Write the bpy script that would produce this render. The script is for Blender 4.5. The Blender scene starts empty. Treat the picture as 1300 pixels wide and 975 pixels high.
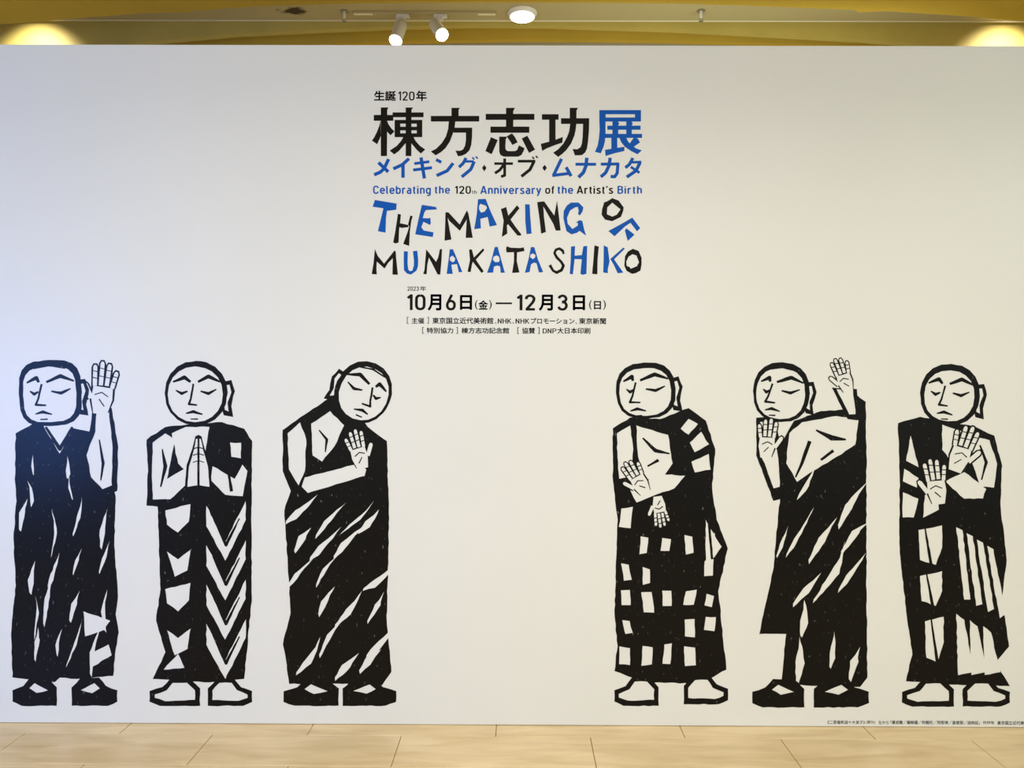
import bpy, math, random
from mathutils import Vector, Matrix
from mathutils.geometry import delaunay_2d_cdt

S = bpy.context.scene
COL = S.collection
# ------------------------------------------------------------------ camera
F = 960.0                       # focal length in pixels of the 1300x975 frame
CAM = Vector((0.0, -3.28, 1.5))
YAW, PITCH, ROLL = 0.0035, -0.0047, 0.0032
fw = Vector((-math.sin(YAW) * math.cos(PITCH), math.cos(YAW) * math.cos(PITCH), math.sin(PITCH))).normalized()
r0 = fw.cross(Vector((0, 0, 1))).normalized()
u0 = r0.cross(fw)
RR = (r0 + ROLL * u0).normalized()
UU = RR.cross(fw).normalized()
cd = bpy.data.cameras.new('camera')
cam = bpy.data.objects.new('camera', cd)
COL.objects.link(cam)
cd.sensor_width = 36.0
cd.lens = F / 1300.0 * 36.0
cd.clip_start = 0.05
cam.matrix_world = Matrix(((RR.x, UU.x, -fw.x, CAM.x), (RR.y, UU.y, -fw.y, CAM.y), (RR.z, UU.z, -fw.z, CAM.z), (0, 0, 0, 1)))
S.camera = cam

def ray(px, py):
    return F * fw + (px - 650.0) * RR + (487.5 - py) * UU
def at_y(px, py, y=0.0):        # where the sight line meets the upright plane y = const
    d = ray(px, py)
    return CAM + d * ((y - CAM.y) / d.y)
def at_z(px, py, z=0.0):        # where it meets the level plane z = const
    d = ray(px, py)
    return CAM + d * ((z - CAM.z) / d.z)

# ------------------------------------------------------------------ world, lights, exposure
S.view_settings.view_transform = 'Standard'
S.view_settings.look = 'None'
S.view_settings.gamma = 1.0
S.view_settings.exposure = 0.03
W = bpy.data.worlds.new('hall_light')
S.world = W
W.use_nodes = True
bg = W.node_tree.nodes['Background']
bg.inputs[0].default_value = (0.87, 1.0, 0.95, 1)
bg.inputs[1].default_value = 1.04

def area(name, loc, target, size, power, color, sizey=None, spread=180):
    l = bpy.data.lights.new(name, 'AREA')
    l.energy = power; l.color = color; l.size = size; l.spread = math.radians(spread)
    if sizey:
        l.shape = 'RECTANGLE'; l.size_y = sizey
    o = bpy.data.objects.new(name, l)
    COL.objects.link(o)
    o.location = loc
    o.rotation_euler = (Vector(target) - Vector(loc)).to_track_quat('-Z', 'Y').to_euler()
    return o
def spot(name, loc, target, power, color, cone, blend=0.6, r=0.04):
    l = bpy.data.lights.new(name, 'SPOT')
    l.energy = power; l.color = color; l.spot_size = math.radians(cone); l.spot_blend = blend; l.shadow_soft_size = r
    o = bpy.data.objects.new(name, l)
    COL.objects.link(o)
    o.location = loc
    o.rotation_euler = (Vector(target) - Vector(loc)).to_track_quat('-Z', 'Y').to_euler()
    return o

area('hall_ceiling_lamp', (0.3, -4.6, 3.4), (0.3, 0, 2.0), 2.6, 52, (1.0, 0.95, 0.80), 1.4)
area('floor_fill', (0.3, -2.3, 3.5), (0.3, -2.1, 0), 5.4, 62, (1.0, 0.92, 0.74), 0.8, 140)  # unseen fill added to brighten the floor and lower board
area('cool_side_fill', (4.6, -3.0, 3.0), (1.9, 0, 2.2), 1.2, 14, (0.72, 0.95, 1.0), 1.2)  # no fitting here: cool fill added for the board's top right
area('blue_screen_light', (-4.05, -3.3, 1.25), (-1.9, 0, 1.4), 0.8, 72, (0.07, 0.26, 1.0), 1.2)

# ------------------------------------------------------------------ materials
def mat(name, color, rough=0.6, spec=0.4, metal=0.0, emit=None, strength=0.0):
    m = bpy.data.materials.new(name); m.use_nodes = True
    b = m.node_tree.nodes['Principled BSDF']
    b.inputs['Base Color'].default_value = (*color, 1)
    b.inputs['Roughness'].default_value = rough
    b.inputs['Specular IOR Level'].default_value = spec
    b.inputs['Metallic'].default_value = metal
    if emit:
        b.inputs['Emission Color'].default_value = (*emit, 1)
        b.inputs['Emission Strength'].default_value = strength
    return m
def noise_color(m, c1, c2, scale=(1, 1, 1), nscale=5, detail=6, lo=0.35, hi=0.65, bump=0.0, coord='Object', dist=0.0):
    nt = m.node_tree; b = nt.nodes['Principled BSDF']
    tc = nt.nodes.new('ShaderNodeTexCoord'); mp = nt.nodes.new('ShaderNodeMapping')
    mp.inputs['Scale'].default_value = scale
    n = nt.nodes.new('ShaderNodeTexNoise'); n.inputs['Scale'].default_value = nscale; n.inputs['Detail'].default_value = detail
    n.inputs['Distortion'].default_value = dist
    r = nt.nodes.new('ShaderNodeValToRGB')
    r.color_ramp.elements[0].position = lo; r.color_ramp.elements[1].position = hi
    r.color_ramp.elements[0].color = (*c1, 1); r.color_ramp.elements[1].color = (*c2, 1)
    if coord == 'World':
        g = nt.nodes.new('ShaderNodeNewGeometry'); nt.links.new(g.outputs['Position'], mp.inputs[0])
    else:
        nt.links.new(tc.outputs[coord], mp.inputs[0])
    nt.links.new(mp.outputs[0], n.inputs[0]); nt.links.new(n.outputs[0], r.inputs[0]); nt.links.new(r.outputs[0], b.inputs['Base Color'])
    if bump:
        bp = nt.nodes.new('ShaderNodeBump'); bp.inputs['Strength'].default_value = bump; bp.inputs['Distance'].default_value = 0.002
        nt.links.new(n.outputs[0], bp.inputs['Height']); nt.links.new(bp.outputs[0], b.inputs['Normal'])
    return m, n, r

m_board = mat('board_print_paper', (0.80, 0.80, 0.785), 0.36, 0.35)
noise_color(m_board, (0.79, 0.795, 0.78), (0.81, 0.815, 0.80), nscale=1.2, coord='World')
m_edge = mat('board_edge', (0.85, 0.83, 0.78), 0.6)
m_ink = mat('black_ink', (0.005, 0.004, 0.003), 0.4, 0.1)
m_wood_ink = mat('woodblock_ink', (0.005, 0.004, 0.003), 0.3, 0.12)
_m, _n, _r = noise_color(m_wood_ink, (0.006, 0.005, 0.0045), (0.20, 0.19, 0.18), scale=(1, 1, 0.45), nscale=90, detail=3, lo=0.66, hi=0.80, coord='World')
m_blue = mat('blue_ink', (0.002, 0.095, 0.47), 0.4, 0.1)
m_tile = mat('beige_stone_tile', (0.7, 0.55, 0.35), 0.34, 0.45)
noise_color(m_tile, (0.72, 0.55, 0.31), (0.90, 0.73, 0.47), scale=(1.1, 6.5, 1), nscale=2.6, detail=8, lo=0.32, hi=0.68, coord='World', dist=0.6)
_nt = m_tile.node_tree                      # each tile a slightly different tone
m_grout = mat('grout', (0.30, 0.21, 0.10), 0.9)
m_ochre = mat('ochre_plaster', (0.52, 0.36, 0.085), 0.8, 0.05)
noise_color(m_ochre, (0.55, 0.36, 0.045), (0.59, 0.385, 0.05), nscale=3, coord='World')
m_channel = mat('channel_plaster', (0.46, 0.37, 0.17), 0.7, 0.25)
m_fascia = mat('fascia_plaster', (0.40, 0.33, 0.13), 0.6, 0.3)
noise_color(m_fascia, (0.47, 0.35, 0.075), (0.52, 0.385, 0.085), nscale=4, coord='World')
m_trim = mat('pale_metal_trim', (0.80, 0.72, 0.48), 0.4)
m_white = mat('cream_enamel', (0.74, 0.70, 0.58), 0.45)
m_chrome = mat('dull_steel', (0.35, 0.32, 0.25), 0.35, 0.5, 0.8)
m_lens = mat('lit_lens', (1, 1, 1), 0.3, emit=(1.0, 0.93, 0.78), strength=14)
m_disc = mat('lit_diffuser', (1, 1, 1), 0.3, emit=(1.0, 0.96, 0.88), strength=9)
m_lens_rim = mat('lit_rim', (0.9, 0.85, 0.7), 0.4)

# dark blotch on the channel ceiling, irregular in shape
def dark_blotch(m, centre, rx, ry, base, dark):
    nt = m.node_tree; b = nt.nodes['Principled BSDF']
    g = nt.nodes.new('ShaderNodeNewGeometry'); mp = nt.nodes.new('ShaderNodeMapping'); mp.vector_type = 'TEXTURE'
    mp.inputs['Location'].default_value = centre; mp.inputs['Scale'].default_value = (rx, ry, 1)
    nz = nt.nodes.new('ShaderNodeTexNoise'); nz.inputs['Scale'].default_value = 14; nz.inputs['Detail'].default_value = 4
    ln = nt.nodes.new('ShaderNodeVectorMath'); ln.operation = 'LENGTH'
    ad = nt.nodes.new('ShaderNodeMath'); ad.operation = 'MULTIPLY_ADD'; ad.inputs[1].default_value = 1.5; 
    r = nt.nodes.new('ShaderNodeValToRGB')
    r.color_ramp.elements[0].position = 0.62; r.color_ramp.elements[0].color = (*dark, 1)
    r.color_ramp.elements[1].position = 0.95; r.color_ramp.elements[1].color = (*base, 1)
    sb = nt.nodes.new('ShaderNodeMath'); sb.operation = 'SUBTRACT'; sb.inputs[1].default_value = 0.55
    nt.links.new(g.outputs['Position'], mp.inputs[0]); nt.links.new(mp.outputs[0], ln.inputs[0])
    nt.links.new(g.outputs['Position'], nz.inputs[0])
    nt.links.new(nz.outputs[0], ad.inputs[0]); nt.links.new(ln.outputs['Value'], ad.inputs[2])
    nt.links.new(ad.outputs[0], sb.inputs[0]); nt.links.new(sb.outputs[0], r.inputs[0]); nt.links.new(r.outputs[0], b.inputs['Base Color'])

# ------------------------------------------------------------------ helpers
def link(name, me, parent=None):
    o = bpy.data.objects.new(name, me); COL.objects.link(o)
    if parent: o.parent = parent
    return o
def mesh(name, verts, faces, m, parent=None, smooth=False):
    me = bpy.data.meshes.new(name); me.from_pydata([tuple(v) for v in verts], [], faces); me.update()
    me.materials.append(m)
    if smooth:
        for p in me.polygons: p.use_smooth = True
    return link(name, me, parent)
def empty(name, loc=(0, 0, 0), parent=None):
    o = link(name, None, parent); o.location = loc; o.empty_display_size = 0.1
    return o
def tag(o, label=None, cat=None, group=None, kind=None):
    if label: o['label'] = label
    if cat: o['category'] = cat
    if group: o['group'] = group
    if kind: o['kind'] = kind
    return o
def box_vf(x0, x1, y0, y1, z0, z1):
    v = [(x, y, z) for x in (x0, x1) for y in (y0, y1) for z in (z0, z1)]
    f = [(0, 1, 3, 2), (4, 6, 7, 5), (0, 4, 5, 1), (2, 3, 7, 6), (0, 2, 6, 4), (1, 5, 7, 3)]
    return v, f
def box(name, x0, x1, y0, y1, z0, z1, m, parent=None, bevel=0.0):
    v, f = box_vf(x0, x1, y0, y1, z0, z1)
    o = mesh(name, v, f, m, parent)
    if bevel:
        b = o.modifiers.new('bevel', 'BEVEL'); b.width = bevel; b.segments = 2; b.limit_method = 'ANGLE'
    return o
def lathe(name, prof, m, parent=None, axis=None, loc=(0, 0, 0), n=32, smooth=True):
    q = Vector((0, 0, 1)).rotation_difference(Vector(axis).normalized()) if axis is not None else None
    v, f = [], []
    for i, (r, z) in enumerate(prof):
        for k in range(n):
            a = 2 * math.pi * k / n
            p = Vector((r * math.cos(a), r * math.sin(a), z))
            if q: p = q @ p
            v.append(p + Vector(loc))
    for i in range(len(prof) - 1):
        for k in range(n):
            a, b = i * n + k, i * n + (k + 1) % n
            f.append((a, b, b + n, a + n))
    f.append(tuple(reversed(range(n)))); f.append(tuple(range((len(prof) - 1) * n, len(prof) * n)))
    o = mesh(name, v, f, m, parent)
    if smooth:
        for p in o.data.polygons:
            if len(p.vertices) == 4: p.use_smooth = True
        o.data.set_sharp_from_angle(angle=math.radians(35))
    return o
def curtain(name, top, pts, y, t, m, parent=None):   # upright bulkhead, lower edge through pts (x, z), thickness t going back
    n = len(pts); v = []
    for yy in (y, y + t):
        for x, z in pts: v.append((x, yy, z))
        for x, z in pts: v.append((x, yy, top))
    f = []
    for i in range(n - 1):
        f.append((i, i + 1, n + i + 1, n + i))
        f.append((2 * n + i + 1, 2 * n + i, 3 * n + i, 3 * n + i + 1))
        f.append((i + 1, i, 2 * n + i, 2 * n + i + 1))
        f.append((n + i, n + i + 1, 3 * n + i + 1, 3 * n + i))
    f.append((0, n, 3 * n, 2 * n)); f.append((n - 1, 3 * n - 1, 4 * n - 1, 2 * n - 1))
    return mesh(name, v, f, m, parent)

# ------------------------------------------------------------------ floor
floor = empty('floor'); tag(floor, kind='structure')
ROT = math.radians(-0.35)
TW, TD = 0.797, 0.2535
P0 = at_z(629.3, 935.0)           # joint of the first row meets the second row
rot = Matrix.Rotation(ROT, 3, 'Z')
hw, hd, bev = TW / 2 - 0.0016, TD / 2 - 0.0010, 0.0016
tv = []
for (a, z) in ((0, -0.012), (0, -0.0015), (bev, 0.0)):
    for sx, sy in ((-1, -1), (1, -1), (1, 1), (-1, 1)):
        tv.append((sx * (hw - a), sy * (hd - a), z))
tf = [(0, 1, 5, 4), (1, 2, 6, 5), (2, 3, 7, 6), (3, 0, 4, 7), (4, 5, 9, 8), (5, 6, 10, 9), (6, 7, 11, 10), (7, 4, 8, 11), (8, 9, 10, 11)]
tme = bpy.data.meshes.new('tile'); tme.from_pydata(tv, [], tf); tme.update(); tme.materials.append(m_tile)
rr = random.Random(4)
stuff_v, stuff_f = [], []
for j in range(-12, 24):
    for i in range(-14, 15):
        off = 0.0 if j % 2 == 0 else 0.5          # row 0 is the row whose far edge lies under the board
        c = rot @ Vector(((i + 0.5 - off) * TW + (0 if j % 2 == 0 else 0), (j + 0.5) * TD, 0)) + Vector((P0.x, P0.y, 0))
        near = -7 <= j <= 4 and -5 <= i <= 5
        dz = rr.uniform(-0.0003, 0.0003)
        if near:
            t = link('floor_tile', tme, floor); t.location = (c.x, c.y, dz); t.rotation_euler = (0, 0, ROT)
        else:
            b = len(stuff_v)
            stuff_v += [tuple(rot @ Vector(q) + c + Vector((0, 0, dz))) for q in tv]
            stuff_f += [tuple(b + k for k in q) for q in tf]
o = mesh('tile_field', stuff_v, stuff_f, m_tile, floor); tag(o, kind='stuff')
box('floor_slab', -11, 11, -6.6, 6.4, -0.10, -0.0028, m_grout, floor)

# ------------------------------------------------------------------ ceiling above and behind the board
ceiling = empty('ceiling'); tag(ceiling, kind='structure')
H1, HC = 3.55, 3.90
arc = [(-700, 80), (-300, 55), (-60, 36), (0, 31), (40, 28.2), (55, 27), (95, 23.2), (190, 16.4), (241, 15.6), (246, 13.4), (330, 8), (440, 4.6), (540, 3.7), (650, 3.4),
       (760, 3.6), (860, 4.6), (940, 7), (1085, 12.6), (1089, 15.6), (1125, 14.2), (1240, 21.5), (1275, 25), (1360, 31), (1700, 58), (2000, 80)]
ap = [at_z(x, y, H1) for x, y in arc]
v = []; n = len(ap)
for z in (H1, 4.0):
    for p in ap: v.append((p.x, p.y, z))
    for p in ap: v.append((p.x, -6.5, z))
f = []
for i in range(n - 1):
    f += [(i, n + i, n + i + 1, i + 1), (2 * n + i, 2 * n + i + 1, 3 * n + i + 1, 3 * n + i), (i, i + 1, 2 * n + i + 1, 2 * n + i)]
mesh('curved_soffit', v, f, m_ochre, ceiling)
cy = at_z(650, 26.0, HC).y
stc = at_z(371, 14.0, HC)
dark_blotch(m_channel, (stc.x, stc.y, HC), 0.115, 0.075, (0.46, 0.37, 0.17), (0.06, 0.04, 0.012))
box('lighting_channel', -11, 11, 0.3, cy, HC, HC + 0.1, m_channel, ceiling)
zt = at_y(650, 26.9, cy).z
box('channel_trim', -11, 11, cy - 0.003, cy + 0.004, HC - 0.0055, HC + 0.02, m_trim, ceiling)
a1 = [(-900, 130), (-300, 100), (150, 57), (200, 52), (300, 43), (400, 38), (500, 34), (600, 31.5), (700, 32.2), (760, 34.5), (850, 37), (900, 39.5), (1000, 45), (1100, 50.5), (1180, 57), (1500, 80), (2000, 130)]  # arched edge stands in for the soffit curve reflected in a glossy fascia
Y1 = cy + 0.045
curtain('rear_fascia', HC + 0.25, [(at_y(x, y, Y1).x, at_y(x, y, Y1).z) for x, y in a1], Y1, 0.05, m_fascia, ceiling)
a2 = [(-900, 110), (-300, 80), (380, 58), (450, 54.5), (520, 52), (650, 49.6), (760, 50), (850, 51.5), (950, 54), (1080, 58), (1500, 80), (2000, 110)]
Y2 = Y1 + 0.30
curtain('reflected_ochre_band', HC + 0.25, [(at_y(x, y, Y2).x, at_y(x, y, Y2).z) for x, y in a2], Y2, 0.05, m_ochre, ceiling)  # solid band built in place of the ochre ceiling's reflection
box('rear_ceiling', -11, 11, Y1, 3.0, HC + 0.22, HC + 0.3, m_ochre, ceiling)
wall = box('wall_back', -11, 11, Y2 + 0.30, Y2 + 0.42, 0, HC + 0.2, mat('back_wall_paint', (0.50, 0.43, 0.25), 0.7), None); tag(wall, kind='structure')

# ------------------------------------------------------------------ fittings in the lighting channel
def ceil_pt(px, py): return at_z(px, py, HC)
d = ceil_pt(663, 16.0)
dl = empty('ceiling_downlight', (d.x, d.y, HC)); tag(dl, 'round surface downlight with glowing white disc above the board centre', 'ceiling light')
lathe('housing', [(0.070, 0.0), (0.096, 0.0), (0.098, -0.004), (0.094, -0.012), (0.088, -0.022), (0.083, -0.028), (0.079, -0.028)][::-1], m_white, dl)
lathe('diffuser', [(0.060, -0.036), (0.076, -0.033), (0.079, -0.026)], m_disc, dl)
area('downlight_lamp', (d.x, d.y, HC - 0.045), (d.x, d.y, 0), 0.14, 7, (1.0, 0.86, 0.6))

ra, rb = ceil_pt(449, 15.0), ceil_pt(629, 14.2)
rail = empty('light_track', ((ra.x + rb.x) / 2, ra.y, HC)); tag(rail, 'slim cream light track on the ceiling carrying two spotlights', 'light track')
hl = (rb.x - ra.x) / 2
box('rail', -hl, hl, -0.018, 0.018, -0.016, 0.0, m_channel, rail, 0.002)
box('end_cover', -hl, -hl + 0.125, -0.010, 0.010, -0.018, 0.0, m_trim, rail, 0.002)
box('end_cover', hl - 0.115, hl, -0.010, 0.010, -0.018, 0.0, m_trim, rail, 0.002)

def spotlight(px, label, dirv, dropx):
    p = at_y(px, 17, ra.y)
    r = empty('track_spotlight', (p.x, ra.y, HC - 0.018))
    tag(r, label, 'spotlight')
    box('adapter', -0.043, 0.043, -0.017, 0.017, -0.020, 0.0, m_white, r, 0.003)
    box('adapter_block', -0.043, 0.018, -0.017, 0.017, -0.040, -0.019, m_white, r, 0.004)
    lathe('pivot', [(0.010, -0.062), (0.012, -0.058), (0.012, -0.036)], m_white, r, loc=(-0.012, 0, 0), n=16)
    d = Vector(dirv).normalized()
    top = Vector((dropx, 0.0, -0.062))
    L = 0.165
    lathe('lamp_body', [(0.018, -0.012), (0.032, -0.008), (0.0385, 0.004), (0.040, 0.02), (0.040, L - 0.006), (0.041, L)], m_white, r, axis=d, loc=top)
    lathe('lens', [(0.0405, 0.0), (0.040, 0.004), (0.034, 0.007)], m_lens, r, axis=d, loc=top + d * L)
    sp = spot('spotlight_lamp', (0, 0, 0), (0, 0, -1), 30, (1.0, 0.88, 0.66), 60, 0.8, 0.03)
    sp.parent = r; sp.location = top + d * (L + 0.012)
    sp.rotation_euler = d.to_track_quat('-Z', 'Y').to_euler()
    return r
spotlight(511.5, 'left cream track spotlight tilted towards the left above the board', (-0.026, -0.085, -0.150), -0.010)
spotlight(559.0, 'right cream track spotlight turned towards the right, its lit lens nearly face on', (0.062, -0.110, -0.125), -0.036)

def sprinkler(px, py, label):
    p = ceil_pt(px, py)
    r = empty('fire_sprinkler', (p.x, p.y, HC)); tag(r, label, 'sprinkler')
    lathe('ceiling_rose', [(0.022, -0.006), (0.027, -0.003), (0.027, 0.0)], m_chrome, r, n=24)
    lathe('stem', [(0.008, -0.050), (0.009, -0.046), (0.0095, -0.005)], m_white, r, n=16)
    lathe('deflector', [(0.006, -0.072), (0.014, -0.070), (0.015, -0.068), (0.006, -0.066), (0.006, -0.062)], m_chrome, r, n=12)
    for s in (-1, 1):
        box('frame_arm', s * 0.010 - 0.0015, s * 0.010 + 0.0015, -0.0015, 0.0015, -0.068, -0.048, m_chrome, r)
sprinkler(437, 14.0, 'small ceiling sprinkler left of the light track')
sprinkler(890, 13.5, 'small ceiling sprinkler alone right of the round downlight')

# recessed downlights over the bulkhead at both ends, hidden above the curved soffit
for px, py in ((50, 30), (1272, 30)):
    p = at_y(px, py, Y1)
    rd = empty('recessed_downlight', (p.x, Y1 - 0.30, HC))
    tag(rd, 'recessed downlight washing the fascia at the %s end' % ('left' if px < 600 else 'right'), 'ceiling light')
    lathe('bezel', [(0.040, -0.004), (0.055, -0.004), (0.058, 0.0)], m_white, rd, n=24)
    spot('bezel_lamp', (p.x, Y1 - 0.30, HC - 0.02), (p.x, Y1, HC - 0.31), 34, (0.97, 0.97, 1.0), 104, 1.0, 0.02)
area('fascia_fill', (1.3, Y1 - 0.75, 3.0), (1.3, Y1 + 0.1, 3.7), 2.0, 11, (0.90, 1.0, 0.95), 0.1)  # fill added behind the board to lighten the fascia's right side
area('fascia_fill', (-0.6, Y1 - 0.75, 3.0), (-0.4, Y1 + 0.1, 3.7), 2.0, 3, (1.0, 0.92, 0.7), 0.1)  # weaker warm fill for the fascia's left side, added likewise

# ------------------------------------------------------------------ exhibition board
bt = at_y(650, 57.2).z
xr = at_y(1301, 915).x
xl = at_y(-9, 75).x
TH = 0.12
board = empty('exhibition_board', ((xl + xr) / 2, 0, 0))
tag(board, 'huge white free-standing exhibition board printed with a Japanese title and six black robed figures', 'display board')
BX = board.location.x
pv, pf = box_vf(xl - BX, xr - BX, 0.0, TH, 0.002, bt)
pn = mesh('panel', pv, pf, m_board, board)
pn.data.materials.append(m_edge)
for p in pn.data.polygons:
    if abs(p.normal.y) < 0.5: p.material_index = 1
b = pn.modifiers.new('bevel', 'BEVEL'); b.width = 0.003; b.segments = 2

def B(px, py):                   # board coordinates (x relative to board, z)
    q = at_y(px, py)
    return (q.x - BX, q.z)

# painter: a list of (kind, polygon); 'k' black, 'b' blue, 'w' leaves the board bare; cut into exact flat triangles
def ccw(p):
    a = sum(p[i][0] * p[(i + 1) % len(p)][1] - p[(i + 1) % len(p)][0] * p[i][1] for i in range(len(p)))
    return list(p) if a > 0 else list(reversed(p))
def inside(x, y, poly):
    c = False; j = len(poly) - 1
    for i in range(len(poly)):
        xi, yi = poly[i]; xj, yj = poly[j]
        if (yi > y) != (yj > y) and x < (xj - xi) * (y - yi) / (yj - yi) + xi: c = not c
        j = i
    return c
def paint(items, tags=None):
    V, Fc = [], []
    polys = []
    for it in items:
        p = ccw(it[1]); polys.append(p)
        b0 = len(V); V += [Vector(q) for q in p]; Fc.append(list(range(b0, b0 + len(p))))
    ov, oe, of, _, _, oo = delaunay_2d_cdt(V, [], Fc, 1, 1e-4)
    bb = [(min(q[0] for q in p), max(q[0] for q in p), min(q[1] for q in p), max(q[1] for q in p)) for p in polys]
    out = {}
    for t in of:
        cx = sum(ov[k].x for k in t) / len(t); cyy = sum(ov[k].y for k in t) / len(t)
        own = None
        for k in range(len(items) - 1, -1, -1):
            q = bb[k]
            if q[0] <= cx <= q[1] and q[2] <= cyy <= q[3] and inside(cx, cyy, polys[k]):
                own = items[k]; break
        if own is None or own[0] == 'w': continue
        out.setdefault((own[0], own[2] if len(own) > 2 else None), []).append([ov[k] for k in t])
    return out
def print_mesh(name, tris_by_mat, parent, y=-0.0006):
    vid, v, f, mi, ms = {}, [], [], [], []
    for m, tris in tris_by_mat:
        if m not in ms: ms.append(m)
        for t in tris:
            idx = []
            for q in t:
                k = (round(q[0], 3), round(q[1], 3))
                if k not in vid:
                    vid[k] = len(v); x, z = B(q[0], q[1]); v.append((x, y, z))
                idx.append(vid[k])
            if len(set(idx)) < 3: continue
            a, b_, c = (v[i] for i in idx[:3])
            if (b_[0] - a[0]) * (c[2] - a[2]) - (c[0] - a[0]) * (b_[2] - a[2]) < 0: idx.reverse()
            f.append(idx); mi.append(ms.index(m))
    me = bpy.data.meshes.new(name); me.from_pydata(v, [], f); me.update()
    for m in ms: me.materials.append(m)
    for p, i in zip(me.polygons, mi): p.material_index = i
    return link(name, me, parent)
MM = {'k': m_ink, 'b': m_blue}

def stroke(pts, w):              # a brush stroke as quads plus joint pieces
    ws = w if isinstance(w, (list, tuple)) else [w] * len(pts)
    out = []
    for i in range(len(pts) - 1):
        (x0, y0), (x1, y1) = pts[i], pts[i + 1]
        l = math.hypot(x1 - x0, y1 - y0) or 1
        nx, ny = -(y1 - y0) / l, (x1 - x0) / l
        a, b_ = ws[i] / 2, ws[i + 1] / 2
        out.append([(x0 + nx * a, y0 + ny * a), (x1 + nx * b_, y1 + ny * b_), (x1 - nx * b_, y1 - ny * b_), (x0 - nx * a, y0 - ny * a)])
    for i in range(1, len(pts) - 1):
        r = ws[i] / 2
        out.append([(pts[i][0] + r * math.cos(a * math.pi / 4 + 0.2), pts[i][1] + r * math.sin(a * math.pi / 4 + 0.2)) for a in range(8)])
    return out
def T(ox, oy, s, pts): return [(ox + x / s, oy + y / s) for x, y in pts]
def R(x0, y0, x1, y1): return [(x0, y0), (x1, y0), (x1, y1), (x0, y1)]

# ---- title, five big characters (traced at 10.833 units per pixel from (465,128))
title = empty('title_lettering', (0, 0, 0), board)
ttl = []
ttl.append(('k', [
    ('+', [(200, 92), (305, 92), (288, 125), (285, 760), (200, 760)]), ('+', R(103, 195, 372, 275)),
    ('+', [(195, 270), (200, 480), (185, 520), (150, 598), (78, 548), (110, 500), (150, 420), (180, 340)]),
    ('+', [(285, 275), (310, 330), (350, 385), (388, 422), (333, 475), (300, 440), (285, 420)]),
    ('+', R(362, 160, 788, 226)), ('+', R(390, 263, 770, 500)),
    ('-', R(468, 315, 542, 357)), ('-', R(620, 315, 694, 357)), ('-', R(468, 407, 542, 447)), ('-', R(620, 407, 694, 447)),
    ('+', [(542, 92), (645, 92), (622, 125), (620, 760), (542, 760)]),
    ('+', [(510, 498), (480, 550), (420, 620), (322, 685), (385, 738), (450, 690), (510, 620), (545, 580), (560, 498)]),
    ('+', [(650, 498), (680, 555), (740, 620), (812, 670), (750, 725), (690, 670), (645, 615), (615, 580), (600, 498)])]))
ttl.append(('k', [
    ('+', [(1172, 97), (1290, 97), (1270, 125), (1270, 215), (1172, 215)]), ('+', R(888, 208, 1553, 285)),
    ('+', [(1135, 285), (1225, 285), (1215, 370), (1195, 440), (1150, 560), (1090, 650), (1030, 705), (955, 750), (888, 697), (960, 660), (1040, 580), (1095, 490), (1125, 390)]),
    ('+', R(1200, 370, 1457, 438)),
    ('+', [(1375, 370), (1457, 370), (1455, 500), (1445, 600), (1420, 680), (1370, 730), (1310, 757), (1262, 762), (1225, 685), (1290, 688), (1330, 670), (1358, 620), (1370, 540), (1370, 438)])]))
ttl.append(('k', [(s, [(x + 1300, y) for x, y in p]) for s, p in [
    ('+', R(343, 180, 1012, 262)), ('+', [(622, 97), (745, 97), (722, 140), (722, 355), (622, 355)]), ('+', R(408, 355, 942, 440)),
    ('+', [(415, 500), (508, 540), (425, 735), (338, 692)]),
    ('+', [(528, 493), (640, 493), (618, 530), (613, 650), (625, 680), (650, 692), (745, 692), (775, 675), (800, 612), (878, 652), (860, 700), (835, 745), (790, 768), (590, 768), (545, 745), (528, 700)]),
    ('+', [(632, 490), (705, 447), (745, 500), (782, 570), (710, 608), (680, 560)]),
    ('+', [(838, 518), (915, 480), (1022, 672), (938, 718)])]]))
ttl.append(('k', [(s, [(x + 2600, y) for x, y in p]) for s, p in [
    ('+', R(-185, 185, 45, 260)), ('+', R(-85, 250, 3, 565)),
    ('+', [(-200, 592), (-85, 562), (3, 535), (103, 497), (97, 575), (0, 608), (-120, 655), (-180, 690)]),
    ('+', [(198, 97), (315, 97), (292, 130), (290, 245), (198, 245)]), ('+', R(78, 240, 465, 318)),
    ('+', [(205, 310), (290, 310), (280, 400), (262, 480), (215, 590), (150, 680), (90, 735), (38, 772), (-30, 715), (40, 665), (110, 590), (160, 500), (190, 420)]),
    ('+', [(382, 310), (465, 310), (462, 420), (450, 560), (435, 660), (410, 710), (370, 745), (330, 750), (268, 750), (238, 662), (300, 668), (345, 640), (365, 590), (375, 500)])]]))
ttl.append(('b', [(s, [(x + 2600, y) for x, y in p]) for s, p in [
    ('+', R(605, 128, 1178, 285)), ('-', R(692, 185, 1095, 230)),
    ('+', [(605, 280), (690, 280), (690, 440), (682, 560), (660, 640), (625, 722), (545, 702), (580, 620), (600, 520), (610, 400)]),
    ('+', R(715, 342, 1172, 398)), ('+', R(685, 455, 1193, 510)), ('+', R(785, 280, 865, 460)), ('+', R(975, 280, 1052, 460)),
    ('+', [(830, 300), (880, 302), (862, 345)]), ('+', [(1025, 300), (1068, 302), (1050, 345)]),
    ('+', R(770, 505, 852, 665)), ('+', [(683, 675), (770, 660), (950, 632), (950, 690), (800, 725), (690, 760)]),
    ('+', [(880, 505), (975, 505), (1000, 560), (1050, 610), (1110, 655), (1190, 682), (1130, 735), (1040, 690), (960, 635), (905, 570)]),
    ('+', [(1080, 505), (1130, 515), (1165, 572), (1075, 635), (1020, 590)])]]))
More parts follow.
